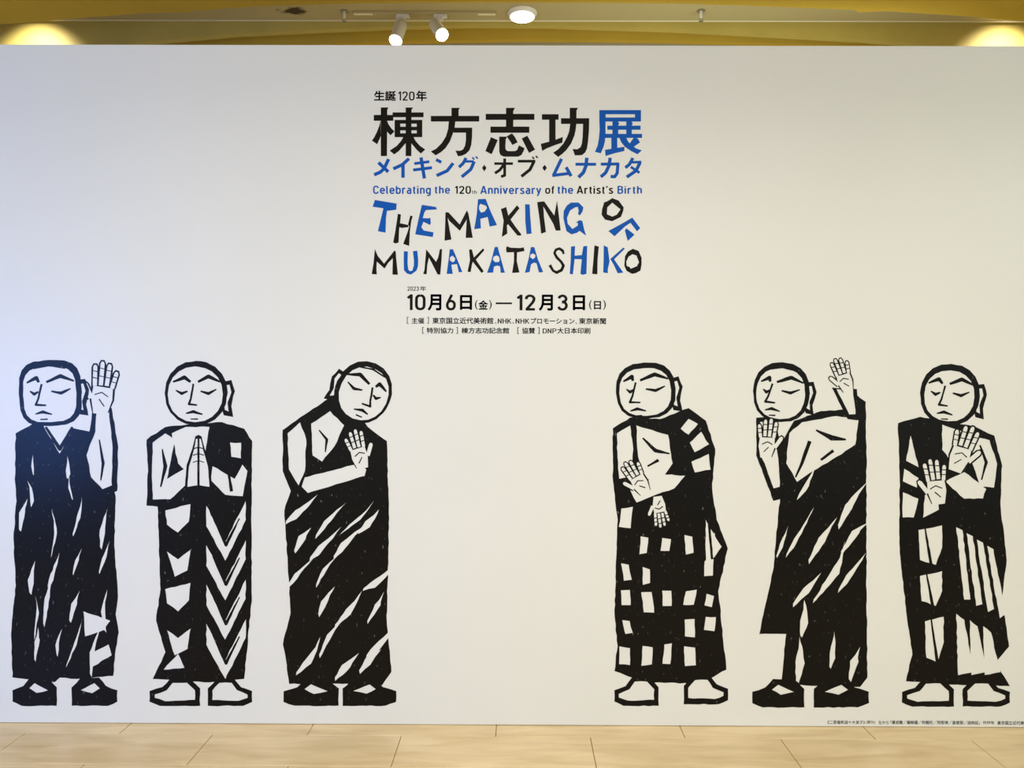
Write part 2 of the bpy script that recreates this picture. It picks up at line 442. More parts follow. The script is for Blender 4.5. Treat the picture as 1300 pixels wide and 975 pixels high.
for ch, polys in ttl:
    items = [(ch if s == '+' else 'w', T(465, 128, 10.8333, p)) for s, p in polys]
    out = paint(items)
    print_mesh('character', [(MM[k[0]], t) for k, t in out.items()], title)

# ---- second line, phonetic script (7.222 units per pixel from (465,195))
kana = empty('phonetic_lettering', (0, 0, 0), board)
o13 = lambda pts: [(x + 1300, y) for x, y in pts]
KN = [
 ('b', [([(205, 50), (165, 135), (130, 170), (72, 195)], 31), ([(112, 82), (202, 168)], 31)]),
 ('b', [([(392, 46), (330, 102), (248, 140)], 30), ([(337, 95), (337, 222)], 31)]),
 ('b', [([(440, 92), (578, 74)], 25), ([(430, 151), (603, 129)], 27), ([(502, 35), (533, 228)], 31)]),
 ('b', [([(640, 55), (688, 80)], 28), ([(797, 88), (742, 158), (645, 202)], 30)]),
 ('b', [([(915, 40), (888, 90), (850, 125)], 29), ([(900, 72), (985, 72)], 22), ([(990, 72), (958, 145), (875, 214)], 30), ([(972, 35), (990, 55)], 14), ([(1004, 27), (1022, 47)], 14)]),
 ('k', [([(1082, 103), (1082, 132), (1082, 162)], [2, 38, 2])]),
 ('k', [([(1174, 92), (1345, 92)], 23), ([(1269, 45), (1269, 200), (1235, 212)], 26), ([(1262, 100), (1225, 150), (1180, 180)], 26)]),
 ('k', [(o13([(90, 70), (250, 70)]), 25), (o13([(238, 72), (200, 148), (122, 210)]), 28), (o13([(222, 30), (240, 48)]), 14), (o13([(254, 22), (272, 40)]), 14)]),
 ('k', [(o13([(335, 103), (335, 131), (335, 160)]), [2, 38, 2])]),
 ('b', [(o13([(490, 48), (455, 120), (418, 198)]), 30), (o13([(405, 201), (575, 180)]), 28), (o13([(532, 125), (578, 207)]), 30)]),
 ('b', [(o13([(618, 98), (807, 98)]), 27), (o13([(722, 38), (715, 110), (690, 175), (645, 218)]), 32)]),
 ('b', [(o13([(850, 97), (1018, 95)]), 27), (o13([(1008, 88), (1000, 180), (978, 212), (940, 210)]), 29), (o13([(936, 38), (926, 110), (895, 175), (850, 214)]), 31)]),
 ('b', [(o13([(1145, 40), (1112, 100), (1075, 130)]), 29), (o13([(1125, 80), (1222, 78)]), 24), (o13([(1212, 80), (1172, 158), (1088, 216)]), 30), (o13([(1125, 122), (1205, 176)]), 24)]),
]
for ch, sts in KN:
    items = []
    for pts, w in sts:
        for q in stroke(pts, w): items.append((ch, T(465, 195, 7.2222, q)))
    out = paint(items)
    print_mesh('character', [(MM[k[0]], t) for k, t in out.items()], kana)

# ---- the two lines of cut-paper capitals
wood = empty('block_capital_lettering', (0, 0, 0), board)
G1, G2, G3, G4, G5, G6 = (465, 246, 10.833), (560, 246, 10.833), (670, 246, 8.667), (465, 308, 10.833), (580, 308, 10.833), (700, 308, 10.833)
LT = [
 ('b', G1, [[(118, 85), (418, 135), (412, 220), (285, 235), (272, 330), (265, 535), (160, 515), (200, 350), (232, 215), (235, 200), (88, 178)]], []),
 ('k', G1, [[(435, 275), (477, 285), (465, 400), (452, 500), (445, 670), (400, 685), (370, 668), (395, 540), (420, 380)], [(440, 400), (580, 430), (580, 460), (480, 470), (450, 450)],
            [(605, 300), (640, 308), (620, 370), (600, 520), (590, 718), (508, 690), (570, 520), (590, 450), (575, 420)]], []),
 ('b', G1, [[(765, 152), (960, 182), (972, 215), (820, 225), (798, 260), (778, 335), (850, 338), (880, 330), (888, 400), (878, 430), (785, 385), (758, 460), (790, 505), (925, 530), (915, 595), (673, 558), (720, 340)]], []),
 ('k', G2, [[(60, 255), (100, 255), (255, 422), (355, 228), (375, 270), (400, 400), (435, 605), (338, 607), (352, 355), (258, 510), (115, 375), (90, 330), (100, 400), (142, 630), (47, 645), (55, 450)]], []),
 ('b', G2, [[(508, 75), (612, 70), (680, 240), (768, 430), (668, 452), (640, 318), (540, 345), (548, 475), (455, 487), (490, 280)]], [[(540, 138), (615, 165), (632, 195), (600, 245), (550, 260), (522, 215), (522, 170)]]),
 ('k', G2, [[(823, 210), (895, 182), (912, 250), (925, 300), (1045, 158), (1078, 200), (955, 355), (1020, 450), (1105, 560), (1095, 575), (1050, 575), (920, 418), (905, 440), (910, 548), (835, 595), (860, 370)]], []),
 ('b', G2, [[(1155, 143), (1218, 148), (1225, 300), (1245, 548), (1175, 555), (1158, 380)]], []),
 ('k', G3, [[(103, 92), (180, 83), (292, 240), (322, 75), (335, 180), (362, 405), (308, 405), (280, 330), (172, 140), (178, 250), (200, 420), (147, 440), (130, 280)]], []),
 ('b', G3, [[(475, 97), (560, 97), (612, 150), (605, 190), (575, 238), (552, 225), (560, 185), (550, 145), (520, 150), (465, 185), (432, 265), (440, 330), (492, 388), (550, 350), (550, 320), (528, 318), (570, 290), (600, 298), (620, 390), (642, 462), (570, 408), (540, 430), (480, 447), (425, 410), (392, 270), (395, 190), (430, 130)]], []),
 ('k', G3, [[(930, 48), (1000, 75), (1055, 150), (1050, 190), (1025, 255), (930, 302), (850, 285), (812, 230), (818, 170), (840, 95), (880, 80)]], [[(930, 98), (1020, 172), (980, 230), (930, 252), (870, 225), (875, 150)]]),
 ('b', G3, [[(1150, 262), (1238, 378), (1202, 413), (1130, 320), (1070, 360), (955, 468), (887, 410), (1060, 315)], [(1085, 380), (1175, 450), (1100, 520), (1068, 405)]], []),
 ('k', G4, [[(118, 88), (160, 185), (245, 290), (385, 112), (405, 118), (410, 200), (435, 443), (360, 440), (365, 215), (300, 280), (252, 357), (145, 262), (140, 360), (145, 437), (75, 433), (100, 280)]], []),
 ('b', G4, [[(518, 118), (572, 122), (568, 290), (578, 370), (600, 393), (635, 385), (655, 310), (655, 240), (642, 118), (702, 112), (715, 240), (712, 320), (692, 385), (615, 440), (560, 425), (518, 380), (515, 250)]], []),
 ('k', G4, [[(825, 92), (960, 265), (990, 200), (1012, 90), (1042, 90), (1035, 240), (1018, 440), (980, 437), (862, 205), (840, 300), (830, 437), (782, 430), (800, 380), (815, 200)]], []),
 ('b', G4, [[(1148, 92), (1192, 90), (1230, 180), (1322, 405), (1272, 408), (1248, 295), (1170, 305), (1190, 430), (1105, 430), (1130, 250)]], [[(1185, 178), (1222, 215), (1215, 255), (1190, 272), (1150, 245), (1150, 205)]]),
 ('k', G5, [[(168, 100), (190, 90), (208, 100), (235, 205), (362, 78), (378, 105), (262, 235), (370, 395), (340, 418), (220, 265), (208, 300), (190, 405), (147, 400), (180, 240)]], []),
 ('b', G5, [[(520, 62), (560, 58), (600, 200), (660, 415), (602, 415), (595, 330), (560, 315), (510, 330), (500, 412), (415, 415), (470, 260)]], [[(545, 175), (580, 195), (590, 240), (575, 268), (525, 268), (495, 235), (505, 195)]]),
 ('k', G5, [[(685, 50), (740, 70), (865, 75), (920, 65), (932, 115), (828, 135), (825, 260), (860, 410), (760, 418), (785, 260), (785, 132), (685, 135), (676, 90)]], []),
 ('b', G5, [[(1018, 62), (1065, 62), (1115, 230), (1187, 405), (1130, 412), (1095, 285), (1060, 275), (1020, 300), (1000, 405), (935, 415), (985, 230)]], [[(1045, 148), (1080, 170), (1075, 205), (1045, 228), (1008, 200), (1012, 165)]]),
 ('k', G6, stroke([(170, 158), (155, 112), (112, 82), (62, 98), (42, 145), (75, 205), (135, 265), (166, 318), (140, 378), (72, 412), (22, 385), (-22, 308)], [24, 38, 36, 34, 34, 38, 36, 40, 40, 40, 34, 40]), []),
 ('b', G6, [[(270, 55), (325, 48), (320, 180), (418, 172), (440, 50), (493, 45), (482, 430), (430, 443), (398, 430), (418, 230), (320, 225), (295, 437), (252, 430), (265, 250)]], []),
 ('k', G6, [[(592, 38), (652, 55), (635, 240), (632, 437), (560, 430), (578, 230)]], []),
 ('b', G6, [[(720, 38), (775, 65), (800, 260), (775, 370), (778, 420), (712, 412), (718, 240)], [(810, 225), (990, 68), (1010, 85), (862, 230), (925, 320), (988, 412), (912, 422), (860, 310)]], []),
 ('k', G6, [[(1120, 85), (1200, 115), (1240, 210), (1240, 300), (1225, 385), (1160, 420), (1110, 430), (1035, 390), (1003, 320), (1012, 190), (1050, 125)]], [[(1115, 160), (1170, 178), (1205, 270), (1175, 325), (1090, 360), (1075, 335), (1035, 320), (1030, 260), (1060, 195)]]),
]
for ch, g, pos, neg in LT:
    items = [(ch, T(*g, p)) for p in pos] + [('w', T(*g, p)) for p in neg]
    out = paint(items)
    print_mesh('letter', [(MM[k[0]], t) for k, t in out.items()], wood)

# ---- small print: Latin letters and figures drawn as strokes, the rest set with the built-in font; each word fitted to its place
bowl = [(.26, .72), (.41, .67), (.48, .52), (.48, .20), (.41, .05), (.26, 0), (.11, .05), (.04, .20), (.04, .52), (.11, .67), (.26, .72)]
zero = [(.28, 1), (.42, .96), (.50, .85), (.52, .70), (.52, .30), (.50, .15), (.42, .04), (.28, 0), (.14, .04), (.06, .15), (.04, .30), (.04, .70), (.06, .85), (.14, .96), (.28, 1)]
arch = [(.05, .50), (.12, .67), (.27, .72), (.40, .66), (.44, .50), (.44, 0)]
GL = {
 'C': (.58, [[(.56, .74), (.54, .87), (.44, .97), (.31, 1), (.17, .95), (.08, .82), (.06, .5), (.08, .18), (.17, .05), (.31, 0), (.44, .03), (.54, .13), (.56, .26)]]),
 'e': (.5, [[(.06, .36), (.48, .36), (.48, .5), (.42, .66), (.27, .72), (.12, .66), (.05, .5), (.05, .22), (.12, .06), (.27, 0), (.40, .03), (.47, .11)]]),
 'l': (.15, [[(.05, 1.03), (.05, .14), (.09, .02), (.16, 0)]]),
 'b': (.5, [[(.05, 1.03), (.05, -.04)], [(.05, .52), (.12, .68), (.28, .72), (.42, .66), (.48, .5), (.48, .22), (.42, .06), (.28, 0), (.12, .04), (.05, .2)]]),
 'r': (.32, [[(.05, .78), (.05, -.06)], [(.05, .5), (.12, .67), (.25, .72), (.35, .68)]]),
 'a': (.46, [[(.08, .63), (.2, .72), (.33, .7), (.42, .58), (.42, -.06)], [(.42, .42), (.2, .42), (.08, .36), (.05, .21), (.08, .06), (.2, 0), (.34, .02), (.42, .12)]]),
 't': (.27, [[(.12, .96), (.12, .14), (.18, .02), (.28, 0)], [(0, .72), (.27, .72)]]),
 'i': (.1, [[(.05, .78), (.05, -.06)], [(.05, 1.06), (.05, .92)]]),
 'n': (.46, [[(.05, .78), (.05, -.06)], arch]), 'h': (.46, [[(.05, 1.06), (.05, -.06)], arch]),
 'g': (.5, [[(.46, .52), (.4, .68), (.24, .72), (.1, .66), (.04, .5), (.04, .24), (.1, .07), (.24, .01), (.4, .05), (.46, .2)], [(.46, .78), (.46, -.12), (.4, -.25), (.25, -.29), (.1, -.24)]]),
 'A': (.62, [[(0, -.06), (.31, 1.06)], [(.31, 1.06), (.62, -.06)], [(.11, .25), (.51, .25)]]),
 'v': (.44, [[(0, .78), (.22, -.04)], [(.22, -.04), (.44, .78)]]),
 's': (.4, [[(.4, .62), (.3, .7), (.2, .72), (.08, .67), (.05, .54), (.12, .42), (.32, .32), (.4, .2), (.35, .05), (.2, 0), (.08, .03), (0, .11)]]),
 'y': (.44, [[(0, .78), (.23, .0)], [(.44, .78), (.2, -.12), (.12, -.26), (.02, -.29)]]),
 'o': (.5, [bowl]), 'f': (.24, [[(.12, -.06), (.12, .82), (.17, .96), (.3, 1)], [(0, .72), (.27, .72)]]),
 'B': (.55, [[(.05, 1), (.05, 0)], [(-.02, 1), (.32, 1), (.46, .93), (.5, .77), (.46, .6), (.32, .54), (.05, .54)], [(.32, .54), (.48, .47), (.54, .28), (.48, .08), (.34, 0), (-.02, 0)]]),
 '’': (.06, [[(.05, 1.05), (.02, .82)]]),
 '1': (.26, [[(0, .80), (.22, 1)], [(.22, 1.07), (.22, -.07)]]),
 '2': (.54, [[(.03, .74), (.06, .9), (.16, .98), (.28, 1), (.42, .95), (.5, .82), (.5, .68), (.42, .5), (.06, 0)], [(0, 0), (.56, 0)]]),
 '0': (.54, [zero]), '9': (.54, [[(.22, -.02), (.48, .54), (.52, .68), (.5, .84), (.42, .96), (.28, 1), (.14, .96), (.06, .84), (.04, .70), (.06, .56), (.14, .45), (.28, .40), (.40, .44), (.48, .54)]]),
 '3': (.52, [[(.04, .8), (.10, .93), (.26, 1), (.42, .95), (.5, .82), (.5, .72), (.43, .59), (.24, .54)], [(.24, .54), (.43, .5), (.52, .36), (.52, .2), (.42, .04), (.26, 0), (.1, .05), (.02, .2)]]),
 '6': (.54, [[(.34, 1.04), (.08, .46), (.04, .32), (.06, .16), (.14, .04), (.28, 0), (.42, .04), (.5, .16), (.52, .3), (.5, .44), (.42, .55), (.28, .6), (.16, .56), (.08, .46)]]),
 'N': (.5, [[(.05, -.07), (.05, 1.07)], [(.05, 1), (.48, 0)], [(.48, -.07), (.48, 1.07)]]), 'H': (.5, [[(.05, -.07), (.05, 1.07)], [(.5, -.07), (.5, 1.07)], [(.05, .52), (.5, .52)]]),
 'K': (.5, [[(.05, -.07), (.05, 1.07)], [(.5, 1.05), (.07, .36)], [(.2, .58), (.54, -.05)]]),
 'D': (.52, [[(.05, -.07), (.05, 1.07)], [(0, 1), (.3, 1), (.46, .92), (.52, .7), (.52, .3), (.46, .08), (.3, 0), (0, 0)]]),
 'P': (.5, [[(.05, -.07), (.05, 1.07)], [(0, 1), (.32, 1), (.48, .92), (.52, .73), (.48, .54), (.32, .46), (.05, .46)]]),
}
def strokes_text(text, w):
    x, items = 0.0, []
    for ch in text:
        adv, sts = GL[ch]
        for st in sts:
            for q in stroke([(x + a, b_) for a, b_ in st], w): items.append(('k', q))
        x += adv + w + 0.065
    vid, V, Fa = {}, [], []
    for t in paint(items)[('k', None)]:
        idx = []
        for q in t:
            k = (round(q[0], 5), round(q[1], 5))
            if k not in vid: vid[k] = len(V); V.append(k)
            idx.append(vid[k])
        if len(set(idx)) > 2: Fa.append(idx)
    return V, Fa
def glyphs(text, bold):
    c = bpy.data.curves.new('type', 'FONT'); c.body = text; c.resolution_u = 4
    o = bpy.data.objects.new('type', c); COL.objects.link(o)
    bpy.context.view_layer.update()
    dg = bpy.context.evaluated_depsgraph_get()
    ev = o.evaluated_get(dg); m = ev.to_mesh()
    v = [(q.co.x, q.co.y) for q in m.vertices]; f = [list(p.vertices) for p in m.polygons]
    ev.to_mesh_clear(); bpy.data.objects.remove(o); bpy.data.curves.remove(c)
    if bold:                     # heavier face: the outline spread evenly in eight directions
        V, Fa = [], []
        for k in range(9):
            dx, dy = (0, 0) if k == 8 else (bold * math.cos(k * math.pi / 4), bold * math.sin(k * math.pi / 4))
            b0 = len(V); V += [(a + dx, b_ + dy) for a, b_ in v]; Fa += [[b0 + i for i in p] for p in f]
        return V, Fa
    return v, f
def line(name, segs, parent):
    root = empty(name, (0, 0, 0), parent)
    for text, x0, y0, x1, y1, ch, bold in segs:
        yc, xc = (y0 + y1) / 2, (x0 + x1) / 2
        X0, X1 = B(x0, yc)[0], B(x1, yc)[0]; Z1, Z0 = B(xc, y0)[1], B(xc, y1)[1]
        if text == '#': v, f = [(0, 0), (1, 0), (1, 1), (0, 1)], [[0, 1, 2, 3]]
        elif all(k in GL for k in text): v, f = strokes_text(text, bold)
        else: v, f = glyphs(text, bold)
        a0, a1 = min(q[0] for q in v), max(q[0] for q in v); b0, b1 = min(q[1] for q in v), max(q[1] for q in v)
        V = [(X0 + (q[0] - a0) / (a1 - a0) * (X1 - X0), -0.0006, Z0 + (q[1] - b0) / (b1 - b0) * (Z1 - Z0)) for q in v]
        Fa = []
        for p in f:
            q = list(p); a, b_, c = V[q[0]], V[q[1]], V[q[2]]
            if (b_[0] - a[0]) * (c[2] - a[2]) - (c[0] - a[0]) * (b_[2] - a[2]) < 0: q.reverse()
            Fa.append(q)
        mesh('word' if len(text) > 1 else 'character', V, Fa, MM[ch], root)
    return root

line('heading_lettering', [('生誕', 474.9, 115.3, 502.7, 128.2, 'k', .028), ('120', 505.3, 116.1, 526.3, 127.8, 'k', 0.16), ('年', 528.2, 115.1, 541.9, 128.4, 'k', .028)], board)
bl = .014
line('english_lettering', [('Celebrating', 473.6, 235.7, 547, 249, 'b', 0.185), ('the', 552.2, 236.2, 571.3, 246, 'b', 0.185), ('120', 577.4, 236, 597.9, 246.2, 'k', 0.185),
    ('th', 599.2, 241.7, 605.2, 246.2, 'k', 0.14), ('Anniversary', 609.7, 235.9, 687.2, 249.1, 'b', 0.185), ('of', 692.1, 236, 703.8, 246.2, 'k', 0.185), ('the', 708, 236.2, 727.7, 246.2, 'b', 0.185),
    ('Artist’s', 732, 236, 778.6, 246.3, 'k', 0.185), ('Birth', 783.9, 236, 815, 246.2, 'b', 0.185)], board)
line('year_lettering', [('2023', 517.1, 363.7, 531.8, 369.2, 'k', 0.16), ('年', 533.2, 363.4, 541, 369.4, 'k', .012)], board)
bd = .022
line('date_lettering', [('10', 516.4, 373.5, 540.3, 394, 'k', 0.175), ('月', 543, 373.6, 560.4, 394.3, 'k', .032), ('6', 566, 373.5, 578.8, 394.2, 'k', 0.175), ('日', 583.9, 374.6, 599.3, 393.5, 'k', .032),
    ('(', 603, 380.8, 606.4, 393.2, 'k', .005), ('金', 607.4, 381.2, 619.5, 393.1, 'k', .028), (')', 620.8, 380.8, 624.2, 393.2, 'k', .005), ('#', 629.4, 384, 650, 386.2, 'k', 0),
    ('12', 655.6, 373.8, 679.7, 394.2, 'k', 0.175), ('月', 684.1, 374, 702, 394.5, 'k', .032), ('3', 707.5, 373.8, 720.8, 394.5, 'k', 0.175), ('日', 727.2, 374.8, 742.8, 394, 'k', .032),
    ('(', 747.9, 380.9, 751.3, 393.4, 'k', .005), ('日', 754, 382.2, 763, 392.9, 'k', .028), (')', 765.7, 380.9, 769.1, 393.4, 'k', .005)], board)
c = .020
line('organiser_lettering', [('[', 516.6, 402.4, 518.7, 411, 'k', 0), ('主催', 522.5, 403.3, 538.6, 411, 'k', c), (']', 542.4, 402.4, 544.5, 411, 'k', 0), ('東京国立近代美術館', 548.9, 403.1, 626.3, 411.2, 'k', c),
    ('、', 628.3, 408.9, 630.2, 411.2, 'k', c), ('NHK', 632, 404.3, 649.3, 410.9, 'k', 0.15), ('、', 650.5, 409, 652.5, 411.3, 'k', c), ('NHK', 654.5, 404.4, 672.2, 411, 'k', 0.15),
    ('プロモーション', 673.7, 403.7, 729.3, 411.3, 'k', c), ('、', 730.5, 409.2, 732.5, 411.5, 'k', c), ('東京新聞', 735, 403.6, 769.3, 411.6, 'k', c)], board)
line('sponsor_lettering', [('[', 536, 415.2, 538.1, 423.7, 'k', 0), ('特別協力', 541.7, 415.9, 575.4, 423.3, 'k', c), (']', 579.2, 415.2, 581.3, 423.7, 'k', 0), ('棟方志功記念館', 585.8, 415.8, 646.4, 423.5, 'k', c),
    ('[', 656.8, 415.4, 659, 423.9, 'k', 0), ('協賛', 662.6, 416, 679.3, 423.7, 'k', c), (']', 682.8, 415.4, 685, 423.9, 'k', 0), ('DNP', 689, 417, 706.5, 423.3, 'k', 0.15), ('大日本印刷', 707.4, 416, 749.5, 423.8, 'k', c)], board)
line('caption_lettering', [('《二菩薩釈迦十大弟子》', 1050.5, 914.6, 1098, 919.3, 'k', .006), ('(部分)', 1099.5, 914.6, 1111, 919.3, 'k', .006), ('左から', 1115, 914.9, 1128, 919.3, 'k', .006),
    ('「優波離／羅睺羅／阿難陀／阿那律／富楼那／迦旃延」', 1130, 914.9, 1244, 919.6, 'k', .006), ('1939', 1247.6, 915.5, 1257, 919.3, 'k', 0.16), ('年', 1257.6, 915.2, 1262.4, 919.8, 'k', .006), ('東京国立近代美', 1266, 915.3, 1300, 920.1, 'k', .010)], board)

# ---- six plain robed figures in a block-print manner
class Fig:
    def __init__(s, x0, y0, seed):
        s.x0, s.y0, s.items, s.r = x0, y0, [], random.Random(seed)
        s.own = 'robe'
    def rough(s, pts, amp=0.55, step=6.0):
        out = []
        for i in range(len(pts)):
            a, b_ = pts[i], pts[(i + 1) % len(pts)]
            l = math.hypot(b_[0] - a[0], b_[1] - a[1]); n = max(1, int(l / step))
            for k in range(n):
                t = k / n; j = amp if k else amp * 0.4
                out.append((a[0] + (b_[0] - a[0]) * t + s.r.uniform(-j, j), a[1] + (b_[1] - a[1]) * t + s.r.uniform(-j, j)))
        return out
    def add(s, kind, pts, amp=0.55):
        p = s.rough(pts, amp)
        s.items.append((kind, [(s.x0 + x, s.y0 + y) for x, y in p], s.own))
    def ink(s, *pts): s.add('k', pts)
    def cut(s, *pts): s.add('w', pts)
    def st(s, pts, w, kind='k'):
        for q in stroke(pts, w): s.add(kind, q, 0.25)
    def ell(s, kind, cx, cy, rx, ry, rot=0, n=18, sq=1.0):
        p = []
        for k in range(n):
            a = 2 * math.pi * k / n
            x, y = rx * math.copysign(abs(math.cos(a)) ** sq, math.cos(a)), ry * math.copysign(abs(math.sin(a)) ** sq, math.sin(a))
            p.append((cx + x * math.cos(rot) - y * math.sin(rot), cy + x * math.sin(rot) + y * math.cos(rot)))
        s.add(kind, p, 0.5)
    def loc(s, cx, cy, rot, f=1, sc=1):
        co, si = math.cos(rot), math.sin(rot)
        return lambda *pts: [(cx + f * x * sc * co - y * sc * si, cy + f * x * sc * si + y * sc * co) for x, y in pts]
    def head(s, cx, cy, rx, ry, rot=0, turn=0.0, f=1, line=5.0, sq=0.9):
        s.own = 'head'
        L = s.loc(cx, cy, rot, f, rx / 34.0)
        # ear on the far side of the turn
        s.add('k', L((26, -12), (38, -14), (42, -2), (38, 14), (40, 26), (30, 24), (26, 10)))
        s.add('w', L((29, -8), (36, -9), (38, -1), (34, 10), (35, 20), (31, 18), (29, 6)), 0.3)
        s.ell('k', cx, cy, rx, ry, rot, 20, sq)
        s.ell('w', cx - f * 0.9, cy + 1.6, rx - line, ry - line - 0.6, rot, 20, sq)
        t = turn * 10
        s.st(L((-25, -16 + 4), (-12 - t * .3, -17), (-4 - t, -12)), [2, 5, 3])            # brows
        s.st(L((4 - t, -12), (14 - t * .3, -18), (26, -12)), [3, 5, 2])
        s.st(L((-22, -3), (-15 - t * .3, 0.5), (-8 - t * .6, -2)), [1.5, 4, 2])       # lowered lids
        s.st(L((6 - t * .6, -2), (14 - t * .3, 0.5), (22, -4)), [2, 4, 1.5])
        s.st(L((-1 - t, -10), (-3 - t * 1.3, 6), (-5 - t * 1.4, 12), (3 - t, 13)), [2.5, 2.5, 3, 2])  # nose
        s.st(L((-9 - t, 22), (-1 - t, 20), (9 - t, 23)), [1.5, 4, 1.5])             # mouth
        s.st(L((-4 - t, 28), (4 - t, 28)), [1.5, 2])
        s.st(L((-17, -27), (0, -30), (17, -26)), [1.5, 2.5, 1.5])
    def hand(s, cx, cy, rot, sc=1.0, f=1, line=1.6):          # open hand pointing up at rot = 0
        s.nhand = getattr(s, 'nhand', 0) + 1; s.own = 'hand#%d' % s.nhand
        L = s.loc(cx, cy, rot, f, sc)
        def cap(p, q, w, kind):
            (x0, y0), (x1, y1) = p, q
            l = math.hypot(x1 - x0, y1 - y0); ux, uy = (x1 - x0) / l, (y1 - y0) / l; nx, ny = -uy, ux; h = w / 2
            s.add(kind, L((x0 + nx * h, y0 + ny * h), (x1 + nx * h, y1 + ny * h), (x1 + nx * h * .5 + ux * h, y1 + ny * h * .5 + uy * h), (x1 - nx * h * .5 + ux * h, y1 - ny * h * .5 + uy * h), (x1 - nx * h, y1 - ny * h), (x0 - nx * h, y0 - ny * h)), 0.15)
        fg = [((-9, 0), (-12, -15)), ((-3.4, -2), (-4.4, -22)), ((2.6, -2), (3, -24)), ((8.6, -1), (10, -20))]
        th = ((11, 12), (18.5, -1))
        palm = ((-12, -2), (12, -3), (13, 12), (9, 25), (-8, 25), (-12.5, 12))
        pin = ((-10, 0), (10, -1), (11, 12), (7.5, 27), (-6.5, 27), (-10.5, 12))
        cap(*th, 8.6, 'k')
        for a in fg: cap(*a, 7.6, 'k')
        s.add('k', L(*palm), 0.2)
        cap(*th, 5.2, 'w')
        for a in fg:
            cap(a[0], a[1], 4.3, 'w')
        s.add('w', L(*pin), 0.2)
        for (x0, y0), (x1, y1) in fg:
            for t in (.42, .78):
                x, y = x0 + (x1 - x0) * t, y0 + (y1 - y0) * t
                s.st(L((x - 2.6, y + .4), (x + 2.6, y - .4)), 1.1)
        s.st(L((-6, 9), (1, 5), (8, 8)), 1.3); s.st(L((-3, 19), (3, 12)), 1.3)
    def slivers(s, x0, x1, y0, y1, nx, ny, slant, ln, w, p=0.85):
        s.own = 'robe'
        for j in range(ny):
            for i in range(nx):
                if s.r.random() > p: continue
                cx = x0 + (i + .5 + s.r.uniform(-.28, .28)) * (x1 - x0) / nx
                cy = y0 + (j + .5 + s.r.uniform(-.3, .3)) * (y1 - y0) / ny
                a = slant + s.r.uniform(-.16, .16); l = ln * s.r.uniform(.6, 1.15); ww = w * s.r.uniform(.5, 1.2)
                ux, uy = math.sin(a), math.cos(a); k = s.r.uniform(-.15, .3); bd = s.r.uniform(-.10, .10) * l
                P = lambda t, o: (cx + ux * l * t + uy * (o + bd * (1 - 4 * t * t)), cy + uy * l * t - ux * (o + bd * (1 - 4 * t * t)))
                s.cut(P(-.5, 0), P(-.2, ww * .32), P(k, ww * .55), P(.5, ww * .1), P(.44, -ww * .2), P(k * .5, -ww * .45), P(-.25, -ww * .12))
    def shoe(s, x, y, w, h, f=1, light=True):
        s.nshoe = getattr(s, 'nshoe', 0) + 1; s.own = 'shoe#%d' % s.nshoe
        q = lambda *p: [(x + f * a * w, y + b_ * h) for a, b_ in p]
        s.add('k', q((-.5, 1), (-.5, .35), (-.3, .0), (.1, .0), (.25, .30), (.5, .45), (.5, .85), (.3, 1)))
        if light: s.add('w', q((-.4, .78), (-.4, .42), (-.24, .14), (.04, .14), (.16, .42), (.4, .58), (.4, .70), (.2, .82)))
        else: s.add('w', q((-.3, .45), (.0, .2), (.12, .38), (-.05, .55)))
    def build(s, label):
        root = empty('figure_print', (0, 0, 0), board); root['label'] = label
        out = paint(s.items)
        for (k, own), t in sorted(out.items(), key=lambda e: e[0][1]):
            print_mesh(own.split('#')[0], [(m_wood_ink, t)], root)

# first: dark robe, open hand raised beside the head
g = Fig(14, 458, 1)
g.ink((6, 92), (28, 80), (70, 84), (100, 90), (118, 100), (126, 150), (133, 172), (131, 235), (136, 300), (133, 322), (137, 345), (133, 365), (130, 400), (84, 404), (62, 402), (56, 408), (2, 402), (0, 346), (6, 285), (3, 225), (7, 178), (5, 150))
g.cut((40, 80), (62, 118), (80, 82))
g.st([(44, 84), (62, 112), (78, 84)], [3, 5, 3])
g.own = 'arm'
g.ink((96, 150), (88, 120), (100, 88), (104, 60), (128, 60), (136, 110), (135, 165), (120, 172))
g.cut((102, 148), (96, 120), (107, 90), (109, 58), (124, 58), (129, 110), (128, 158), (116, 163))
g.st([(112, 100), (117, 130), (114, 152)], [1.5, 4, 1.5])
g.hand(117, 34, 0.10, 1.25, -1)
g.head(50, 41, 40, 42, -0.04, 0.8, 1, 6, 0.62)
g.slivers(10, 128, 180, 395, 4, 4, -0.16, 60, 6.5)
g.slivers(12, 86, 112, 190, 2, 2, 0.12, 36, 5)
g.cut((92, 318), (126, 330), (118, 342), (94, 350)); g.cut((100, 372), (124, 360), (128, 374), (104, 388))
g.shoe(30, 402, 56, 36, -1, False); g.shoe(106, 402, 58, 36, 1, False)
g.build('block-print robed figure raising one open hand beside its head, at the far left')

